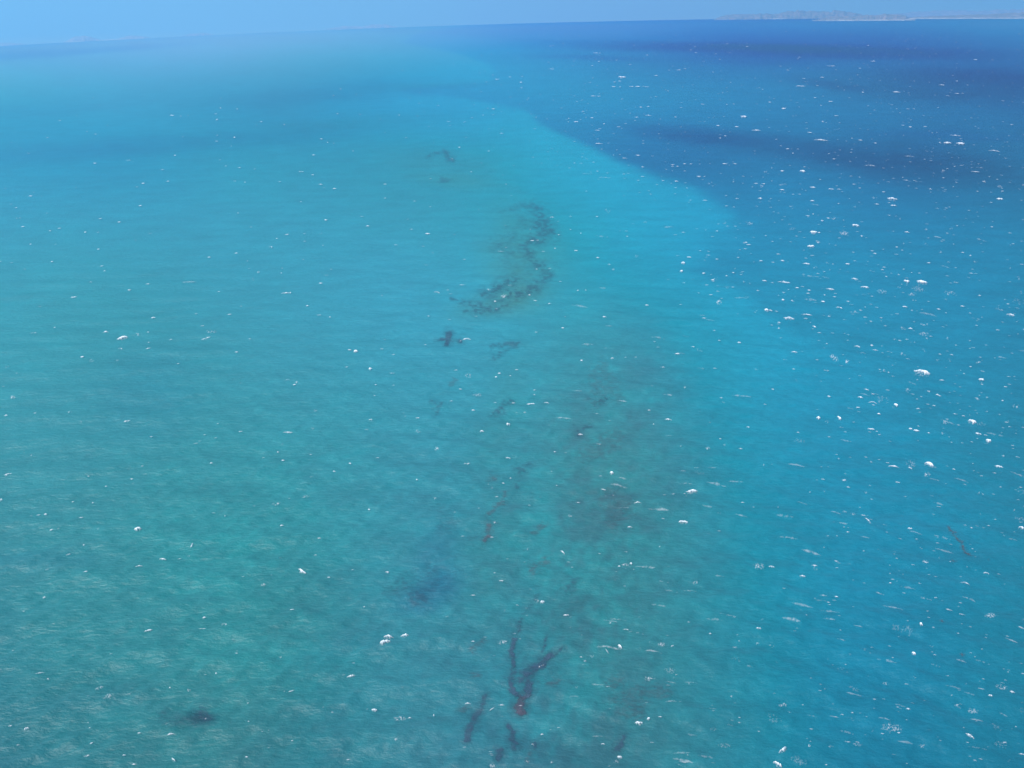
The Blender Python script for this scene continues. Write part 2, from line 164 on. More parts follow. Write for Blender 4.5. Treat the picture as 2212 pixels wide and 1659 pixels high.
# ------------------------------------------------ geometry helpers
random.seed(5); rng = np.random.default_rng(5)
def at(x, y):
    """points where the view through photo pixel (x, y) of 1024x768 meets the sea"""
    x = np.asarray(x, float); y = np.asarray(y, float)
    d = fw + ((x-512)/F)[..., None]*rt - ((y-384)/F)[..., None]*up
    a = (d[..., 0]**2+d[..., 1]**2)/(2*RAD)
    disc = np.maximum(d[..., 2]**2-4*a*H, 1e-9)
    t = 2*H/(np.maximum(-d[..., 2], 1e-4)+np.sqrt(disc))
    p = d*t[..., None]; p[..., 2] += H
    return p
def pix(P):
    q = P-np.array([0, 0, H]); z = np.maximum(q@fw, 1.0)
    return 512+F*(q@rt)/z, 384-F*(q@up)/z
# swell: a few dozen wave trains, long crests across the view, bending with the shallows
WV = []
_r = np.random.default_rng(3)
for i in range(46):
    lam = 5.0*(34/5.0)**_r.random(); th = _r.normal(0, .42)
    WV.append((2*math.pi/lam, math.sin(th), math.cos(th), _r.random()*6.28, .0056*lam**.85, lam))
def swell(X, Y):
    r = np.hypot(X, Y); cell = np.maximum((H*H+r*r)/H*.00135, .3)
    Yp = np.sqrt(Y*Y+.35*X*X)
    z = np.zeros_like(X)
    for k, sx_, cx_, ph, A, lam in WV:
        s = np.sin(k*(X*sx_+Yp*cx_)+ph+1.3*np.sin(X*.011*sx_+Yp*.004+ph))
        z += A*(s+.35*s*s-.17)*sstep(lam/3.5, lam/9, cell)
    gust = .75+.9*vnoise(X/160, Y/220, 31)
    return z*gust
def sea_z(X, Y): return -(X*X+Y*Y)/(2*RAD)+swell(X, Y)
def mesh_obj(name, V, Fc, mat, parent=None, attrs=None, smooth=True, colattr=None):
    me = bpy.data.meshes.new(name); nf = len(Fc); k = Fc.shape[1]
    me.vertices.add(len(V)); me.vertices.foreach_set('co', np.ascontiguousarray(V, np.float32).ravel())
    me.loops.add(nf*k); me.loops.foreach_set('vertex_index', np.ascontiguousarray(Fc, np.int32).ravel())
    me.polygons.add(nf); me.polygons.foreach_set('loop_start', np.arange(0, nf*k, k, dtype=np.int32))
    me.polygons.foreach_set('use_smooth', np.full(nf, smooth))
    for nme, a in (attrs or {}).items():
        at_ = me.attributes.new(nme, 'FLOAT', 'POINT'); at_.data.foreach_set('value', np.ascontiguousarray(a, np.float32))
    if colattr is not None:
        at_ = me.attributes.new('tint', 'FLOAT_COLOR', 'POINT'); c = np.ones((len(V), 4), np.float32); c[:, :3] = colattr; at_.data.foreach_set('color', c.ravel())
    me.update(calc_edges=True); me.validate(); me.materials.append(mat)
    o = bpy.data.objects.new(name, me); COL.objects.link(o)
    if parent: o.parent = parent
    return o
def quads(ni, nj):
    a = (np.arange(ni-1)[:, None]*nj+np.arange(nj-1)[None]).ravel()
    return np.stack([a, a+1, a+nj+1, a+nj], 1)
def keep(V, Fc, alpha, thr, extra=None):
    fm = alpha[Fc].max(1) > thr; Fc = Fc[fm]
    if not len(Fc): return None
    u, inv = np.unique(Fc, return_inverse=True)
    return V[u], inv.reshape(Fc.shape), alpha[u]
def tag(o, label=None, cat=None, group=None, kind=None):
    for k_, v_ in (('label', label), ('category', cat), ('group', group), ('kind', kind)):
        if v_: o[k_] = v_
    return o
def mat(name, build):
    m = bpy.data.materials.new(name); m.use_nodes = True; n = m.node_tree; n.nodes.clear()
    o = n.nodes.new('ShaderNodeOutputMaterial'); build(n, o); return m
def node(n, t, ins=None, **k):
    q = n.nodes.new(t)
    for a, b in k.items(): setattr(q, a, b)
    for a, b in (ins or {}).items():
        if isinstance(b, bpy.types.NodeSocket): n.links.new(b, q.inputs[a])
        else: q.inputs[a].default_value = b
    return q
# ------------------------------------------------ materials
def gloss(n, o, col, nrm, cover=None):
    # scattered light out of the water body under a wind-roughened surface, whose mean reflectance levels off towards grazing angles
    fr = node(n, 'ShaderNodeFresnel', {'IOR': 1.33}); cl = node(n, 'ShaderNodeMath', {0: fr.outputs[0], 1: .06}, operation='MINIMUM')
    d = node(n, 'ShaderNodeBsdfDiffuse', {'Color': col}); gl = node(n, 'ShaderNodeBsdfGlossy', {'Roughness': .44})
    if nrm: n.links.new(nrm, d.inputs['Normal']); n.links.new(nrm, gl.inputs['Normal'])
    m = node(n, 'ShaderNodeMixShader', {0: cl.outputs[0], 1: d.outputs[0], 2: gl.outputs[0]})
    if cover:
        t = node(n, 'ShaderNodeBsdfTransparent'); m = node(n, 'ShaderNodeMixShader', {0: cover, 1: t.outputs[0], 2: m.outputs[0]})
    n.links.new(m.outputs[0], o.inputs[0])
def m_water(n, o):
    g = node(n, 'ShaderNodeNewGeometry'); att = node(n, 'ShaderNodeAttribute', attribute_name='tint')
    mp = node(n, 'ShaderNodeMapping', {'Vector': g.outputs['Position'], 'Scale': (.55, 1.0, 1.0)})
    n1 = node(n, 'ShaderNodeTexNoise', {'Vector': mp.outputs[0], 'Scale': .42, 'Detail': 5.0, 'Roughness': .62})
    n2 = node(n, 'ShaderNodeTexNoise', {'Vector': mp.outputs[0], 'Scale': .045, 'Detail': 3.0, 'Roughness': .55})
    mp3 = node(n, 'ShaderNodeMapping', {'Vector': g.outputs['Position'], 'Scale': (.3, 1.0, 1.0), 'Rotation': (0, 0, .06)})
    n3 = node(n, 'ShaderNodeTexNoise', {'Vector': mp3.outputs[0], 'Scale': .085, 'Detail': 4.0, 'Roughness': .6})
    b0 = node(n, 'ShaderNodeBump', {'Height': n3.outputs[0], 'Distance': 4.0, 'Strength': .28})
    b1 = node(n, 'ShaderNodeBump', {'Height': n1.outputs[0], 'Distance': 1.3, 'Strength': .55, 'Normal': b0.outputs[0]})
    # suspended sand and weed tint the water; ripple light and shade painted in too
    r = node(n, 'ShaderNodeMapRange', {'Value': n2.outputs[0], 'From Min': .3, 'From Max': .7, 'To Min': .93, 'To Max': 1.07})
    r1 = node(n, 'ShaderNodeMapRange', {'Value': n1.outputs[0], 'From Min': .3, 'From Max': .7, 'To Min': .92, 'To Max': 1.08})
    mm = node(n, 'ShaderNodeMath', {0: r.outputs[0], 1: r1.outputs[0]}, operation='MULTIPLY')
    v = node(n, 'ShaderNodeVectorMath', {0: att.outputs['Color'], 'Scale': mm.outputs[0]}, operation='SCALE')
    gloss(n, o, v.outputs[0], b1.outputs[0])
M_WATER = mat('sea_water', m_water)
def m_foam(n, o):
    a = node(n, 'ShaderNodeAttribute', attribute_name='cover')
    d = node(n, 'ShaderNodeBsdfDiffuse', {'Color': (.78, .82, .85, 1)}); t = node(n, 'ShaderNodeBsdfTransparent')
    m = node(n, 'ShaderNodeMixShader', {0: a.outputs['Fac'], 1: t.outputs[0], 2: d.outputs[0]}); n.links.new(m.outputs[0], o.inputs[0])
M_FOAM = mat('sea_foam', m_foam)
def m_weed(c):
    def f(n, o):
        a = node(n, 'ShaderNodeAttribute', attribute_name='cover')
        g = node(n, 'ShaderNodeNewGeometry'); nz = node(n, 'ShaderNodeTexNoise', {'Vector': g.outputs['Position'], 'Scale': .35, 'Detail': 4.0, 'Roughness': .65})
        r = node(n, 'ShaderNodeMapRange', {'Value': nz.outputs[0], 'From Min': .3, 'From Max': .7, 'To Min': .55, 'To Max': 1.15})
        mu = node(n, 'ShaderNodeMath', {0: a.outputs['Fac'], 1: r.outputs[0]}, operation='MULTIPLY', use_clamp=True)
        gloss(n, o, (*c, 1), None, mu.outputs[0])
    return f
M_WEED = mat('submerged_weed', m_weed((.032, .068, .105)))
M_BROWN = mat('submerged_brown_weed', m_weed((.075, .085, .10)))
M_RUST = mat('floating_brown_weed', m_weed((.11, .035, .012)))
def m_hill(n, o, ca=(.14, .13, .10, 1), cb=(.34, .24, .19, 1)):
    g = node(n, 'ShaderNodeNewGeometry'); nz = node(n, 'ShaderNodeTexNoise', {'Vector': g.outputs['Position'], 'Scale': .02, 'Detail': 6.0, 'Roughness': .7})
    r = node(n, 'ShaderNodeValToRGB', {'Fac': nz.outputs[0]}); e = r.color_ramp.elements
    e[0].position = .38; e[0].color = ca; e[1].position = .66; e[1].color = cb
    p = node(n, 'ShaderNodeBsdfPrincipled', {'Base Color': r.outputs[0], 'Roughness': .95}); n.links.new(p.outputs[0], o.inputs[0])
M_HILL = mat('scrub_and_rock', m_hill)
M_HAZY = mat('haze_paled_scrub', lambda n, o: m_hill(n, o, (.26, .24, .26, 1), (.44, .36, .36, 1)))  # scrub lightened in colour to stand in for haze on the faintest islands
def m_sand(n, o):
    g = node(n, 'ShaderNodeNewGeometry'); nz = node(n, 'ShaderNodeTexNoise', {'Vector': g.outputs['Position'], 'Scale': .03, 'Detail': 4.0})
    r = node(n, 'ShaderNodeValToRGB', {'Fac': nz.outputs[0]}); e = r.color_ramp.elements
    e[0].position = .35; e[0].color = (.22, .19, .15, 1); e[1].position = .6; e[1].color = (.5, .45, .38, 1)
    p = node(n, 'ShaderNodeBsdfPrincipled', {'Base Color': r.outputs[0], 'Roughness': .95}); n.links.new(p.outputs[0], o.inputs[0])
M_SAND = mat('pale_sand', m_sand)
# ------------------------------------------------ the sea
NC, NR = 960, 700
azf = np.linspace(R_(-44), R_(44), NC)
az = np.concatenate([np.radians(np.arange(-180, -44, 4.)), azf, np.radians(np.arange(48, 180.1, 4.))])
dep = np.linspace(R_(57), R_(1.36), NR)
rr = np.concatenate([[0.5, 40, 90, 130], H/np.tan(dep[dep > 0]), [11200, 11700]]); rr = np.unique(rr)
RR, AZ = np.meshgrid(rr, az, indexing='ij')
X = (RR*np.sin(AZ)).ravel(); Y = (RR*np.cos(AZ)).ravel()
Zs = sea_z(X, Y)
P = np.stack([X, Y, Zs], 1)
flat = np.stack([X, Y, -(X*X+Y*Y)/(2*RAD)], 1)
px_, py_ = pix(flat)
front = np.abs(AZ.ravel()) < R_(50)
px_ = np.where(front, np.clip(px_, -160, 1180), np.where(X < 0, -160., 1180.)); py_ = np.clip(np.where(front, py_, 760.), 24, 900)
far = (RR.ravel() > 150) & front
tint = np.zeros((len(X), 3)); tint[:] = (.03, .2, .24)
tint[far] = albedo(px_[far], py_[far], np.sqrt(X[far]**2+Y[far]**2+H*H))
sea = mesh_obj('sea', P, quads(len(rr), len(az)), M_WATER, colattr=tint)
tag(sea, 'turquoise and deep blue open sea with wind ripples reaching the horizon', kind='structure')
# ------------------------------------------------ islands far out
def island(label, prof, base, dist, depth, sand=(0, 0), seed=1):
    """prof: (photo x, height in px) along the skyline; base: shore y in px; dist: metres away"""
    xs = np.array([p[0] for p in prof], float); hs = np.array([p[1] for p in prof], float)
    n, m = 150, 14
    x = np.linspace(xs[0], xs[-1], n); h = np.interp(x, xs, hs)*dist/F
    h = .82*h*(1+.3*fbm(x/3.1, x*0+seed, 3, seed))+np.where(h > 4, 3*fbm(x*2, x*0, 2, seed+4), 0)
    h = np.maximum(h, .3)
    # azimuth of each column: pixel column at the shoreline
    d = fw+((x-512)/F)[:, None]*rt-((base-384)/F)*up
    azs = np.arctan2(d[:, 0], d[:, 1])
    root = bpy.data.objects.new('island', None); COL.objects.link(root)
    ca = float(np.mean(azs)); zr = -dist*dist/(2*RAD); root.location = (dist*math.sin(ca), dist*math.cos(ca), zr)
    tag(root, label, 'island')
    t = np.linspace(0, 1, m)
    T, A = np.meshgrid(t, azs, indexing='ij'); Hh = np.broadcast_to(h, T.shape)
    wob = 1+.0
    Rg = dist-30*fbm(A*300, A*0, 3, seed)*2+T*depth
    prof_t = np.sin(np.pi*np.clip(T, 0, 1))**.7
    nz = 1+.35*fbm(A*F/2.3+seed, T*3, 3, seed+9)
    Z = -(Rg**2)/(2*RAD)+Hh*prof_t*nz+1.0
    Z[0] -= 4; Z[-1] -= 4
    V = np.stack([Rg*np.sin(A), Rg*np.cos(A), Z], -1).reshape(-1, 3)-np.array(root.location)
    mesh_obj('hill', V, quads(m, n), M_HAZY if xs[0] < 600 or seed == 4 else M_HILL, root)
    if sand[1] > sand[0]:
        xk = np.linspace(sand[0], sand[1], 50); d = fw+((xk-512)/F)[:, None]*rt-((base-384)/F)*up; a2 = np.arctan2(d[:, 0], d[:, 1])
        tt = np.array([0, .3, .7, 1.]); T2, A2 = np.meshgrid(tt, a2, indexing='ij')
        wd = 60*np.sin(np.pi*np.linspace(0, 1, 50))**.4*(.7+.6*vnoise(xk*1.3, xk*0, seed))
        R2 = dist-60*fbm(A2*300, A2*0, 3, seed)*1-wd+T2*(wd+30)
        Z2 = -(R2**2)/(2*RAD)+.6+T2*7
        Z2[0] -= 2
        V = np.stack([R2*np.sin(A2), R2*np.cos(A2), Z2], -1).reshape(-1, 3)-np.array(root.location)
        mesh_obj('beach', V, quads(4, 50), M_SAND, root)
    return root
island('low brown scrubby island with pale shore, back one at the upper right horizon', [(714, 0), (720, 3), (728, 5), (745, 5.2), (765, 5.6), (775, 4.6), (787, 7.2), (806, 7.8), (820, 6.8), (834, 7), (850, 6), (861, 3), (866, 0)], 19, 8300, 500, (770, 786), 1)
island('dark brown low island lying nearest, in front of the other land at right', [(812, 0), (822, 1.6), (832, 4), (852, 3.6), (866, 5), (874, 4.3), (884, 5.2), (900, 5), (905, 3.6), (910, 0)], 21.4, 7000, 420, (826, 915), 2)
island('long low hazy shore running out of the right edge of the picture', [(900, 0), (915, 1.5), (940, 2.2), (970, 3), (1000, 4), (1030, 5.5), (1070, 6), (1110, 0)], 19.2, 7600, 600, (905, 1090), 3)
island('tall faint hazy ridge behind the low shore at far right', [(840, 0), (880, 3), (910, 4.5), (940, 6.5), (975, 5.5), (1000, 6.5), (1040, 8), (1090, 6), (1130, 0)], 17, 11000, 500, (0, 0), 4)
island('small rounded hump island with haze around it on the left horizon', [(64, 0), (69, 2), (76, 4.4), (84, 5.2), (91, 4.2), (98, 2.2), (104, 0)], 44.4, 9300, 420, (68, 84), 5)
island('narrow flat island with a pale sandbar, right of the small rounded hump', [(116, 0), (121, 1.6), (128, 3), (138, 2.8), (146, 1.6), (152, 0)], 41, 9300, 400, (100, 128), 6)
island('barely visible low island at the left edge of the picture', [(-30, 0), (-10, 3), (8, 2.6), (22, 1.2), (28, 0)], 48, 9900, 400, (0, 0), 7)
island('barely visible pair of low humps on the horizon, left of centre', [(322, 0), (333, 2), (345, 3.6), (356, 3), (362, 2), (372, 4), (386, 3.6), (398, 0)], 25.5, 9700, 400, (0, 0), 8)
island('very faint sliver of land between the flat sandbar island and the centre humps', [(180, 0), (190, 2), (204, 2.6), (216, 0)], 35, 9900, 300, (0, 0), 9)
# ------------------------------------------------ weed beds under the surface
def weed(label, strokes, material=None, cov=.75, cat='seaweed', name='weed_bed', ragged=1.0, kind=None, fuzz=1.0):
    """strokes: lists of (x, y, half-width px) polylines in photo pixels"""
    allp = np.array([p[:3] for s in strokes for p in s], float); mg = allp[:, 2].max()*2.2+3
    x0, x1 = allp[:, 0].min()-mg, allp[:, 0].max()+mg; y0, y1 = allp[:, 1].min()-mg, allp[:, 1].max()+mg
    st = .55 if (x1-x0)*(y1-y0) < 9000 else .9
    gx, gy = np.arange(x0, x1, st), np.arange(y0, y1, st*.8)
    GY, GX = np.meshgrid(gy, gx, indexing='ij'); seed = int(allp[0, 0]*7) % 97
    wx = GX+ragged*(5*fbm(GX/9, GY/6, 3, seed)+2.2*fbm(GX/2.6, GY/2., 2, seed+3)); wy = GY+ragged*(4*fbm(GX/9+50, GY/6, 3, seed+5)+1.6*fbm(GX/2.6, GY/2., 2, seed+8))
    m_ = np.zeros(GX.shape)
    for s in strokes:
        if len(s) == 1: s = [s[0], (s[0][0]+.1, s[0][1], s[0][2])]
        for (ax, ay, aw, *ac), (bx, by, bw, *bc) in zip(s[:-1], s[1:]):
            ex, ey = bx-ax, by-ay; t = np.clip(((wx-ax)*ex+(wy-ay)*ey)/(ex*ex+ey*ey+1e-9), 0, 1)
            d = np.hypot(wx-ax-t*ex, (wy-ay-t*ey)*1.25); hw = aw+(bw-aw)*t; c = ac[0] if ac else 1.
            m_ = np.maximum(m_, c*np.maximum(np.clip(1.35-d/(hw*fuzz+.01), 0, 1), .32*np.clip(1.2-d/(hw*fuzz*2.1+1.5), 0, 1)))
    br = (.15+2.5*np.clip(vnoise(GX/2.9, GY/1.5, seed+11)-.15, 0, 1) if cov < .58 else .6+1.5*vnoise(GX/2.9, GY/1.8, seed+11))*(.3+.8*vnoise(GX/9, GY/7, seed+12))+.25*vnoise(GX*1.1, GY*1.4, seed+13)
    a = np.clip(m_*br, 0, 1)**1.15*cov
    Pt = at(GX, GY); Xp, Yp = Pt[..., 0], Pt[..., 1]
    r = np.hypot(Xp, Yp)
    V = np.stack([Xp, Yp, sea_z(Xp, Yp)+.14+r*.0005], -1).reshape(-1, 3)
    k_ = keep(V, quads(*GX.shape), a.ravel(), .05)
    if k_ is None: return
    V, Fc, a = k_; c = V.mean(0); c[2] = V[:, 2].min()
    o = mesh_obj(name, V-c, Fc, material or M_WEED, attrs={'cover': a}); o.location = c
    tag(o, label, cat, kind=kind); return o
WEED = [
('largest dark weed bed, a tall crooked band down the upper middle of the turquoise water', [[(519, 205, 3), (530, 206, 5), (538, 213, 6), (541, 224, 7), (547, 233, 7.5), (535, 240, 5), (524, 245, 3)], [(521, 247, 4), (530, 257, 6), (541, 268, 7)], [(546, 275, 7, .8), (538, 287, 6, .8), (520, 295, 4, .8)], [(500, 212, 2, .5), (520, 209, 3, .5)], [(528, 225, 14, .35), (510, 246, 18, .35), (520, 270, 20, .35), (505, 285, 12, .3)]], None, .62),
('ragged net-like weed bed at the lower left foot of the tall crooked weed bed', [[(518, 295, 5, .8), (500, 303, 5, .8), (485, 305, 4, .8), (464, 303, 4, .7)], [(482, 296, 3), (500, 288, 3, .8), (512, 281, 3, .7)], [(466, 311, 3), (480, 311, 4), (497, 309, 4), (505, 306, 3)], [(485, 296, 10, .5), (500, 303, 12, .45)], [(452, 299, 1.4, .8), (458, 300, 1, .8)]], None, .66),
('small star shaped dark weed spot left of the hooked weed bed', [[(449, 333, 2.4), (447, 339, 2.6), (446, 345, 1.6)], [(438, 340, 1.4), (448, 339, 1.6)], [(447, 339, 1.6, .6), (462, 342, 1.8, .4)]], None, .72),
('small hooked dark weed bed below the ragged net-like one', [[(491, 347, 1.8), (503, 344, 2.4), (519, 345, 2.6)], [(508, 349, 2.4), (501, 354, 2.8), (494, 359, 2.4)]], None, .6),
('faint thin weed wedge, the uppermost weed in the turquoise water', [[(426, 158, 1.2), (436, 154, 1.8), (445, 152, 2), (448, 157, 1.6)], [(449, 159, 2, .7), (453, 161, 1.6, .7)]], None, .55),
('tiny faint weed speck below the uppermost thin weed wedge', [[(442, 181, 2), (446, 181, 1.5)]], None, .4),
('small slanting weed streak left of the pair of small dark flecks in the middle', [[(441, 403, 2), (438, 409, 2.4), (436, 415, 1.6)], [(430, 402, 1.5, .5), (440, 404, 1.5, .5)]], None, .6),
('slanting weed streak above the middle with a small whitecap at its right end', [[(493, 415, 2.2), (501, 410, 3), (505, 404, 2.6)], [(502, 409, 2), (512, 402, 2)]], None, .62),
('short reddish weed fleck above the small slanting streak left of the middle', [[(455, 380, 2), (452, 385, 2)]], 'B', .35),
('single compact dark weed clot in the brownish water right of the middle', [[(580, 434, 2), (585, 431, 3), (590, 428, 2)]], None, .62),
('faint weed smudge above the compact dark clot right of the middle', [[(597, 404, 2.4), (602, 401, 3), (606, 398, 2)]], None, .5),
('short dark reddish weed dash below the middle, above the long thin weed streak', [[(490, 481, 1.8), (493, 479, 2), (496, 478, 1.4)]], 'B', .7),
('long thin slanting weed streak below the middle', [[(505, 494, 2), (502, 502, 2.4), (494, 508, 2), (489, 516, 1.6)]], 'B', .68),
('thin upright reddish weed streak beside a lacy whitecap', [[(489, 525, 1.6), (488, 533, 2.4), (485, 541, 1.6)]], 'B', .72),
('soft slanting weed streak right of the long thin one', [[(518, 472, 3), (524, 467, 3), (529, 463, 2)], [(516, 488, 3, .6), (520, 483, 3, .6)]], None, .5),
('blurred weed smear right of the thin upright reddish streak', [[(535, 533, 2.4), (541, 526, 3)]], 'B', .5),
('broad reddish weed blotch above the forked weed bed', [[(530, 572, 3), (538, 566, 5), (546, 562, 4)], [(532, 574, 3, .7), (536, 570, 3, .7)]], 'B', .6),
('small faint bluish weed patch right of the broad reddish blotch', [[(570, 588, 4), (574, 583, 3)]], None, .45),
('thin faint weed strand leading down to the forked weed bed', [[(521, 620, 1.6), (520, 627, 2), (518, 632, 1.4)], [(537, 594, 2, .45), (530, 606, 2, .45), (524, 614, 2, .45)]], None, .6),
('largest forked dark weed bed near the bottom, two arms joining like a letter Y', [[(514, 640, 2.6), (511, 650, 2.6), (512, 663, 2.2), (513, 674, 2.8), (510, 683, 3.2), (513, 690, 2.4)], [(562, 648, 1.2, .6), (551, 655, 2.4), (545, 660, 2.8), (535, 668, 5.2), (527, 675, 3.6), (521, 681, 3), (515, 682, 3)], [(526, 682, 3.2), (529, 690, 3.4), (529, 696, 2)], [(511, 690, 2.4), (516, 696, 1.6), (524, 698, 1.6), (529, 695, 2)], [(524, 676, 6, .7), (537, 667, 7, .8)], [(546, 637, 1.6, .4), (542, 652, 1.8, .4)]], None, .95),
('dark brown square weed clump just below the forked weed bed', [[(522, 698, 3), (520, 707, 4.6), (522, 713, 3)]], 'D', .95),
('slanting soft weed streak left of the forked weed bed', [[(484, 640, 2), (478, 645, 2.8), (472, 652, 2)]], 'B', .6),
('small brown weed speck left of the dark square clump', [[(475, 676, 2), (476, 678, 2)]], 'B', .5),
('long slanting weed strand near the bottom, left of the lowest upright strand', [[(485, 697, 2), (481, 705, 2.6), (475, 716, 3.4), (472, 726, 3.6), (467, 733, 2.6), (467, 740, 2.4)]], None, .74),
('round brownish weed dot beside the arched whitecap near the bottom', [[(461, 709, 3), (464, 708, 2.6)]], 'B', .7),
('lowest upright dark weed strand below the dark square clump', [[(508, 724, 2.2), (512, 731, 3), (513, 742, 3.2), (515, 750, 2.6)]], None, .82),
('short dark weed strand at the bottom, left of the lowest upright strand', [[(501, 752, 3), (499, 757, 2.8), (499, 762, 2)]], None, .74),
('small dark weed dot with two foam spots near the bottom', [[(534, 744, 2.2), (534, 748, 2.4)]], None, .8),
('faint weed smear under the small dot with two foam spots', [[(530, 754, 2.2), (527, 761, 2.2)]], 'B', .6),
('small dark weed knot above the bottom whitecap right of centre', [[(618, 748, 3), (620, 745, 3)], [(624, 737, 2, .5), (621, 743, 2, .5)]], None, .75),
('faint reddish weed smudge right of the forked weed bed, left one', [[(552, 684, 3), (558, 680, 2)]], 'B', .5),
('wide blurred brown weed smear in the lower right of the brownish water', [[(618, 702, 6), (640, 696, 9), (660, 691, 7)]], 'B', .34),
('blurred brown weed blot below the wide brown smear', [[(620, 712, 4), (634, 714, 6)]], 'B', .36),
('blurred brown weed blot above the wide brown smear', [[(612, 684, 4), (618, 680, 4)]], 'B', .4),
('dim brown weed patch left of the big double whitecaps', [[(610, 500, 8), (620, 510, 9), (612, 522, 7)]], 'B', .3),
('dim brown weed patch above the big double whitecaps, right of the compact clot', [[(586, 455, 7), (600, 448, 8), (612, 440, 7)]], 'B', .3),
('upright faint reddish weed cloud at the middle height, right of centre', [[(598, 372, 7), (604, 385, 9), (600, 400, 7), (612, 395, 7)]], 'B', .26),
('round dark blurred spot in the lower left water', [[(202, 714, 6), (207, 719, 5)]], None, .62),
('dim trail of weed running left from the round dark blurred spot', [[(165, 717, 6, .6), (185, 721, 8, .6), (200, 720, 6, .6)]], None, .42),
('dark bluish weed patch left of the upright reddish streaks, below the middle', [[(415, 598, 6), (422, 600, 4)], [(422, 586, 10, .5), (438, 576, 12, .5), (395, 590, 9, .4)]], None, .5),
('faint long weed shade above the dark bluish weed patch', [[(442, 510, 5, .8), (446, 528, 6, .8), (450, 519, 5, .8)], [(470, 540, 5, .7)]], None, .28),
]
MM = {None: M_WEED, 'B': M_BROWN, 'D': mat('submerged_dark_brown_weed', m_weed((.055, .055, .075)))}
for lb, st_, mm_, cv in WEED: weed(lb, st_, MM[mm_], cv*(.92 if cv > .7 else .62 if cv > .55 else .62), fuzz=1.3 if cv > .55 else 1.75)
weed('thin broken line of rust brown floating weed on the blue water at right', [[(949, 527, .8), (951, 532, 1), (953, 536, 1.3), (957, 540, .8), (961, 543, 1.3), (963, 548, .8), (967, 553, .7), (971, 556, 1)], [(953, 532, .9), (955, 533, .7)]], M_RUST, .45, 'floating weed', 'floating_weed', ragged=.5)
weed('single dark weed fleck just left of the rust brown weed line', [[(953, 562, .7), (954, 563, .8)]], M_RUST, .42, 'floating weed', 'floating_weed', ragged=.3)
weed('small rust brown weed fleck below right of the floating weed line', [[(988, 561, .8), (989, 562, .9)]], M_RUST, .42, 'floating weed', 'floating_weed', ragged=.3)
weed('lowest small brown weed fleck in the lower right water', [[(962, 653, .7), (963, 654, .9)]], M_RUST, .42, 'floating weed', 'floating_weed', ragged=.3)
weed('faint brown weed speck between the weed line and the lowest fleck', [[(941, 621, .6), (942, 622, .6)]], M_RUST, .35, 'floating weed', 'floating_weed', ragged=.3)
# ------------------------------------------------ breaking crests
def default_slope(x, y): return (11-23*x/1024)*min(1, .12+max(0, y-40)/420)
def cap_grid(cx, cy, W, kind, slope, seed, strength=1.0):
    th = math.radians(slope); hw = W/2
    tau = {'s': .2+.028*W, 'a': .24+.022*W, 'b': .2+.042*W, 'B': .32+.09*W, 'l': .45+.12*W}[kind]*(.55+.45*min(1, cy/330))
    bend = {'s': .03, 'a': .14, 'b': .07, 'B': .09, 'l': .02}[kind]*W*min(1, cy/300)
    st = max(.3, min(.5, W/22)); ext = tau*3.4+1
    s = np.arange(-hw-1, hw+1.01, st); t = np.arange(-ext*.6, ext, min(st*.7, max(.16, tau*.45)))
    T, Sg = np.meshgrid(t, s, indexing='ij'); sn = Sg/hw
    tt = T-bend*sn*sn+1.1*tau*fbm(Sg/2.6+seed, Sg*0, 3, seed)
    tap = np.clip(1-np.abs(sn)**1.7, 0, 1)
    n1 = vnoise(Sg*1.3+seed, T*1.2, seed+1); n2 = vnoise(Sg/1.9+seed, T/3.2, seed+2); n3 = vnoise(Sg*1.1, T*.05+seed, seed+3)
    lobe = .35+1.0*vnoise(Sg/max(1.2, W*.22)+seed*3, T*0, seed+4)
    if kind == 'l':
        e = np.clip(1.15-np.hypot(sn, tt/(tau*1.4)), 0, 1); f = e*(np.clip((n1-.5)*3.6, 0, 1)*1.0+.16*n2)*1.2; mx_ = .7
    elif kind in 'sa':
        f = np.clip(1.3-np.abs(tt)/(tau*(.3+tap)*lobe+.05), 0, 1)*tap**.5*(.25+1.2*n2)*(.6+.6*n1); mx_ = .95
        f = np.maximum(f, .3*np.clip(1-np.abs(tt-tau)/(tau*1.8), 0, 1)*tap*n1)
    else:
        low = tau*(.3+1.5*n3)*(.25+tap)*lobe
        f = np.where(tt < 0, 1.25+tt/(tau*.34*lobe), 1.3-tt/(low+.05))*tap**.5*(.6+.7*n1)
        f = np.maximum(f, .55*np.clip(1-tt/(tau*3.2), 0, 1)*(tt > 0)*tap*np.clip((n1-.45)*2.6, 0, 1)); mx_ = 1.
    strength *= {'B': .97, 'b': .55+.35*((seed*37) % 101)/101, 's': .45+.4*((seed*37) % 101)/101, 'a': .6+.3*((seed*37) % 101)/101, 'l': .35+.3*((seed*37) % 101)/101}[kind]
    a = np.clip(f, 0, 1)*mx_*strength
    GX = cx+Sg*math.cos(th)+T*math.sin(th); GY = cy-Sg*math.sin(th)+T*math.cos(th)
    Pt = at(GX, GY); Xp, Yp = Pt[..., 0], Pt[..., 1]; r = np.hypot(Xp, Yp)
    rise = {'s': .25, 'a': .3, 'b': .6, 'B': .9, 'l': .08}[kind]
    V = np.stack([Xp, Yp, sea_z(Xp, Yp)+.2+r*.0007+rise*np.clip(a, 0, 1)], -1).reshape(-1, 3)
    return keep(V, quads(*GX.shape), a.ravel(), .06)
caps = []
for line in CAPS.strip().split('\n'):
    hd, items = line.split('|'); c_, r_ = map(int, hd.split())
    for it in items.split(';'):
        f = it.split(); x = 256*c_+float(f[0])*.11573; y = 192*r_+float(f[1])*.11573; W = max(float(f[2])*.11573*.98, 1.3); k_ = f[3]
        caps.append((x, y, W, k_, float(f[4]) if len(f) > 4 else default_slope(x, y)))
wt = {'B': 3.2, 'b': 1.9, 's': 1., 'a': 1., 'l': 1.15}
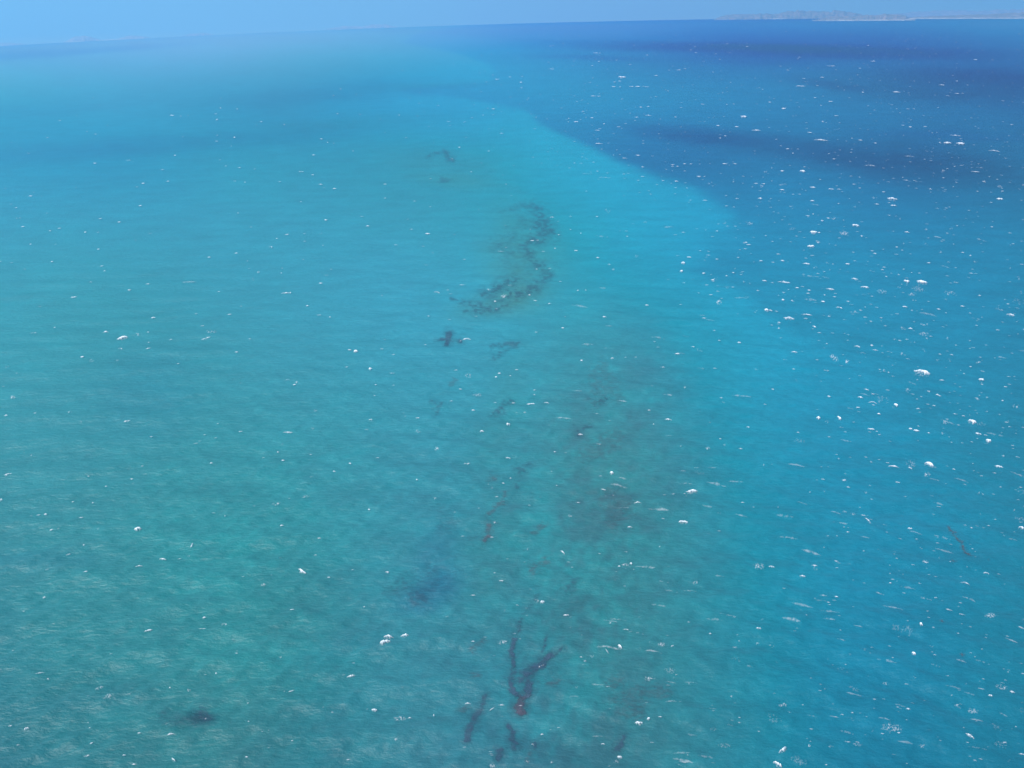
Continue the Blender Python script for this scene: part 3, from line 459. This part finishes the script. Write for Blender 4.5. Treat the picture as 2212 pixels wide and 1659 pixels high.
order = sorted(range(len(caps)), key=lambda i: -caps[i][2]*wt[caps[i][3]])
big, small = order[:300], order[300:]
# ---- one label for every crest: its look, its water and the landmark beside it
MARKS = [(535, 255, 'the tall crooked weed bed'), (485, 304, 'the ragged net-like weed bed'), (505, 350, 'the small hooked weed bed'), (448, 339, 'the star shaped weed spot'), (528, 672, 'the forked weed bed'), (520, 706, 'the dark square weed clump'), (205, 718, 'the round dark spot'), (958, 540, 'the rust brown weed line'), (430, 590, 'the dark bluish weed patch'), (488, 533, 'the upright reddish weed streak'), (585, 431, 'the compact dark weed clot'), (439, 155, 'the uppermost weed wedge'), (692, 490, 'the paired big whitecaps'), (862, 20, 'the nearest dark island'), (785, 18, 'the back brown island'), (84, 43, 'the rounded hump island'), (472, 722, 'the long slanting weed strand'), (513, 738, 'the lowest upright weed strand'), (640, 694, 'the wide brown weed smear'), (640, 160, 'the blue-turquoise edge'), (926, 86, 'the dark blue band'), (400, 92, 'the deep blue tip'),
 (0, 384, 'the left picture edge'), (1024, 384, 'the right picture edge'), (0, 768, 'the lower left corner'), (1024, 768, 'the lower right corner'), (0, 130, 'the upper left sea corner'), (1024, 200, 'the upper right edge')]
LOOK = {'B': 'solid bright breaking whitecap', 'b': 'white breaking crest', 's': 'thin white crest line', 'a': 'thin arched white crest', 'l': 'pale lacy foam patch'}
def label_of(x, y, W, k_):
    q = (x < 700 and y > 250) or x < 512
    size = 'very small' if W < 3 else 'small' if W < 4.5 else '' if W < 7 else 'wide' if W < 10 else 'long'
    mk = min(MARKS, key=lambda m_: math.hypot(m_[0]-x, (m_[1]-y)*1.4)); dx, dy = x-mk[0], y-mk[1]; dd = math.hypot(dx, dy)
    if mk[2].endswith(('corner', 'edge')) and 'blue' not in mk[2]: rel = 'close to' if dd < 45 else 'near' if dd < 110 else 'some way in from'
    else:
        v_ = 'above' if dy < 0 else 'below'; h_ = 'left of' if dx < 0 else 'right of'
        rel = (v_ if abs(dx) < abs(dy)*.5 else h_ if abs(dy) < abs(dx)*.5 else v_+'-'+h_)
        rel = ('just ' if dd < 22 else 'far ' if dd > 90 else '')+rel
    return (size+' '+LOOK[k_]+' '+rel+' '+mk[2]).strip()
lab = {}
for i in big: lab.setdefault(label_of(*caps[i][:4]), []).append(i)
ORD = ['first', 'second', 'third', 'fourth', 'fifth', 'sixth', 'seventh', 'eighth', 'ninth', 'tenth', 'eleventh', 'twelfth']
final = {}
for lb, ids in lab.items():
    if len(ids) == 1: final[ids[0]] = lb; continue
    xs_ = [caps[i][0] for i in ids]; ys_ = [caps[i][1] for i in ids]
    horiz = (max(xs_)-min(xs_)) > (max(ys_)-min(ys_)); ids = sorted(ids, key=lambda i: caps[i][0] if horiz else caps[i][1])
    for j, i in enumerate(ids):
        if len(ids) == 2: pre = ('left-hand ', 'right-hand ')[j] if horiz else ('upper ', 'lower ')[j]
        else: pre = '%s from %s, ' % (ORD[min(j, 11)], 'left' if horiz else 'top')
        final[i] = pre+lb
for i in big:
    x, y, W, k_, sl = caps[i]
    g = cap_grid(x, y, W, k_, sl, i*3+1)
    if g is None: continue
    V, Fc, a = g; c = V.mean(0); c[2] = V[:, 2].min()
    o = mesh_obj('foam_patch' if k_ == 'l' else 'whitecap', V-c, Fc, M_FOAM, attrs={'cover': a}); o.location = c
    tag(o, final[i], 'foam' if k_ == 'l' else 'whitecap', 'patches of spent foam on the water' if k_ == 'l' else 'whitecaps breaking on the windy sea')
# ---- the countless small flecks and thin drifting froth
VS, FS, AS, off = [], [], [], 0
def add(g):
    global off
    if g is None: return
    V, Fc, a = g; VS.append(V); FS.append(Fc+off); AS.append(a); off += len(V)
for i in small: add(cap_grid(*caps[i], i*3+1))
n = 0
while n < 2100:
    x = random.uniform(-20, 1044); y = 24+744*random.random()**1.35
    deep = float(inpoly(np.array([x]), np.array([y]), DEEP)[0])
    dens = .10+.9*sstep(-60, 40, np.array(deep)) if y < 560 else .14
    if x > 820 and y > 300: dens = max(dens, .5)
    dens *= (.3+1.2*float(vnoise(np.array(x/45), np.array(yw(y)/45), 77)))*(.25 if y < 34 else 1)
    if x < 380 and y < 90: dens *= .15
    if x < 450: dens *= .6
    if random.random() > dens: continue
    n += 1; near = min(1, y/260)
    k_ = random.choices('slb', (8, 2, 1))[0]; W = random.uniform(1.3, 2.2+1.6*near)*(.8+.4*near)
    add(cap_grid(x, y, W, k_, default_slope(x, y), n+2000, random.uniform(.3, .85)*(.5+.35*near)))
for q in range(520):
    x = random.uniform(0, 1024); y = 150+618*random.random()**.8
    if random.random() > .3+.7*(x/1024): continue
    add(cap_grid(x, y, random.uniform(8, 30)*(.4+.6*y/768), random.choice('lsss'), default_slope(x, y)*1.6+random.uniform(-6, 6), q+9000, random.uniform(.12, .34)*(1 if x > 560 else .25)))
fl = mesh_obj('foam_flecks', np.concatenate(VS), np.concatenate(FS), M_FOAM, attrs={'cover': np.concatenate(AS)})
tag(fl, 'countless tiny white foam flecks and thin froth scattered over the sea', 'foam', kind='stuff')
# ------------------------------------------------ the air
bx = 12500.; zb = -(11700.**2)/(2*RAD)-2; zt = H+3
V = np.array([(x, y, z) for z in (zb, zt) for x, y in ((-bx, -bx), (bx, -bx), (bx, bx), (-bx, bx))], float)
Fc = np.array([(3, 2, 1, 0), (4, 5, 6, 7), (0, 1, 5, 4), (1, 2, 6, 5), (2, 3, 7, 6), (3, 0, 4, 7)])
def m_haze(n, o):
    v = node(n, 'ShaderNodeVolumePrincipled', {'Color': (*HAZE_COLOR, 1), 'Density': HAZE_DENSITY, 'Anisotropy': 0.3}); n.links.new(v.outputs[0], o.inputs['Volume'])
hz = mesh_obj('haze', V, Fc, mat('sea_air', m_haze), smooth=False)
tag(hz, kind='stuff')
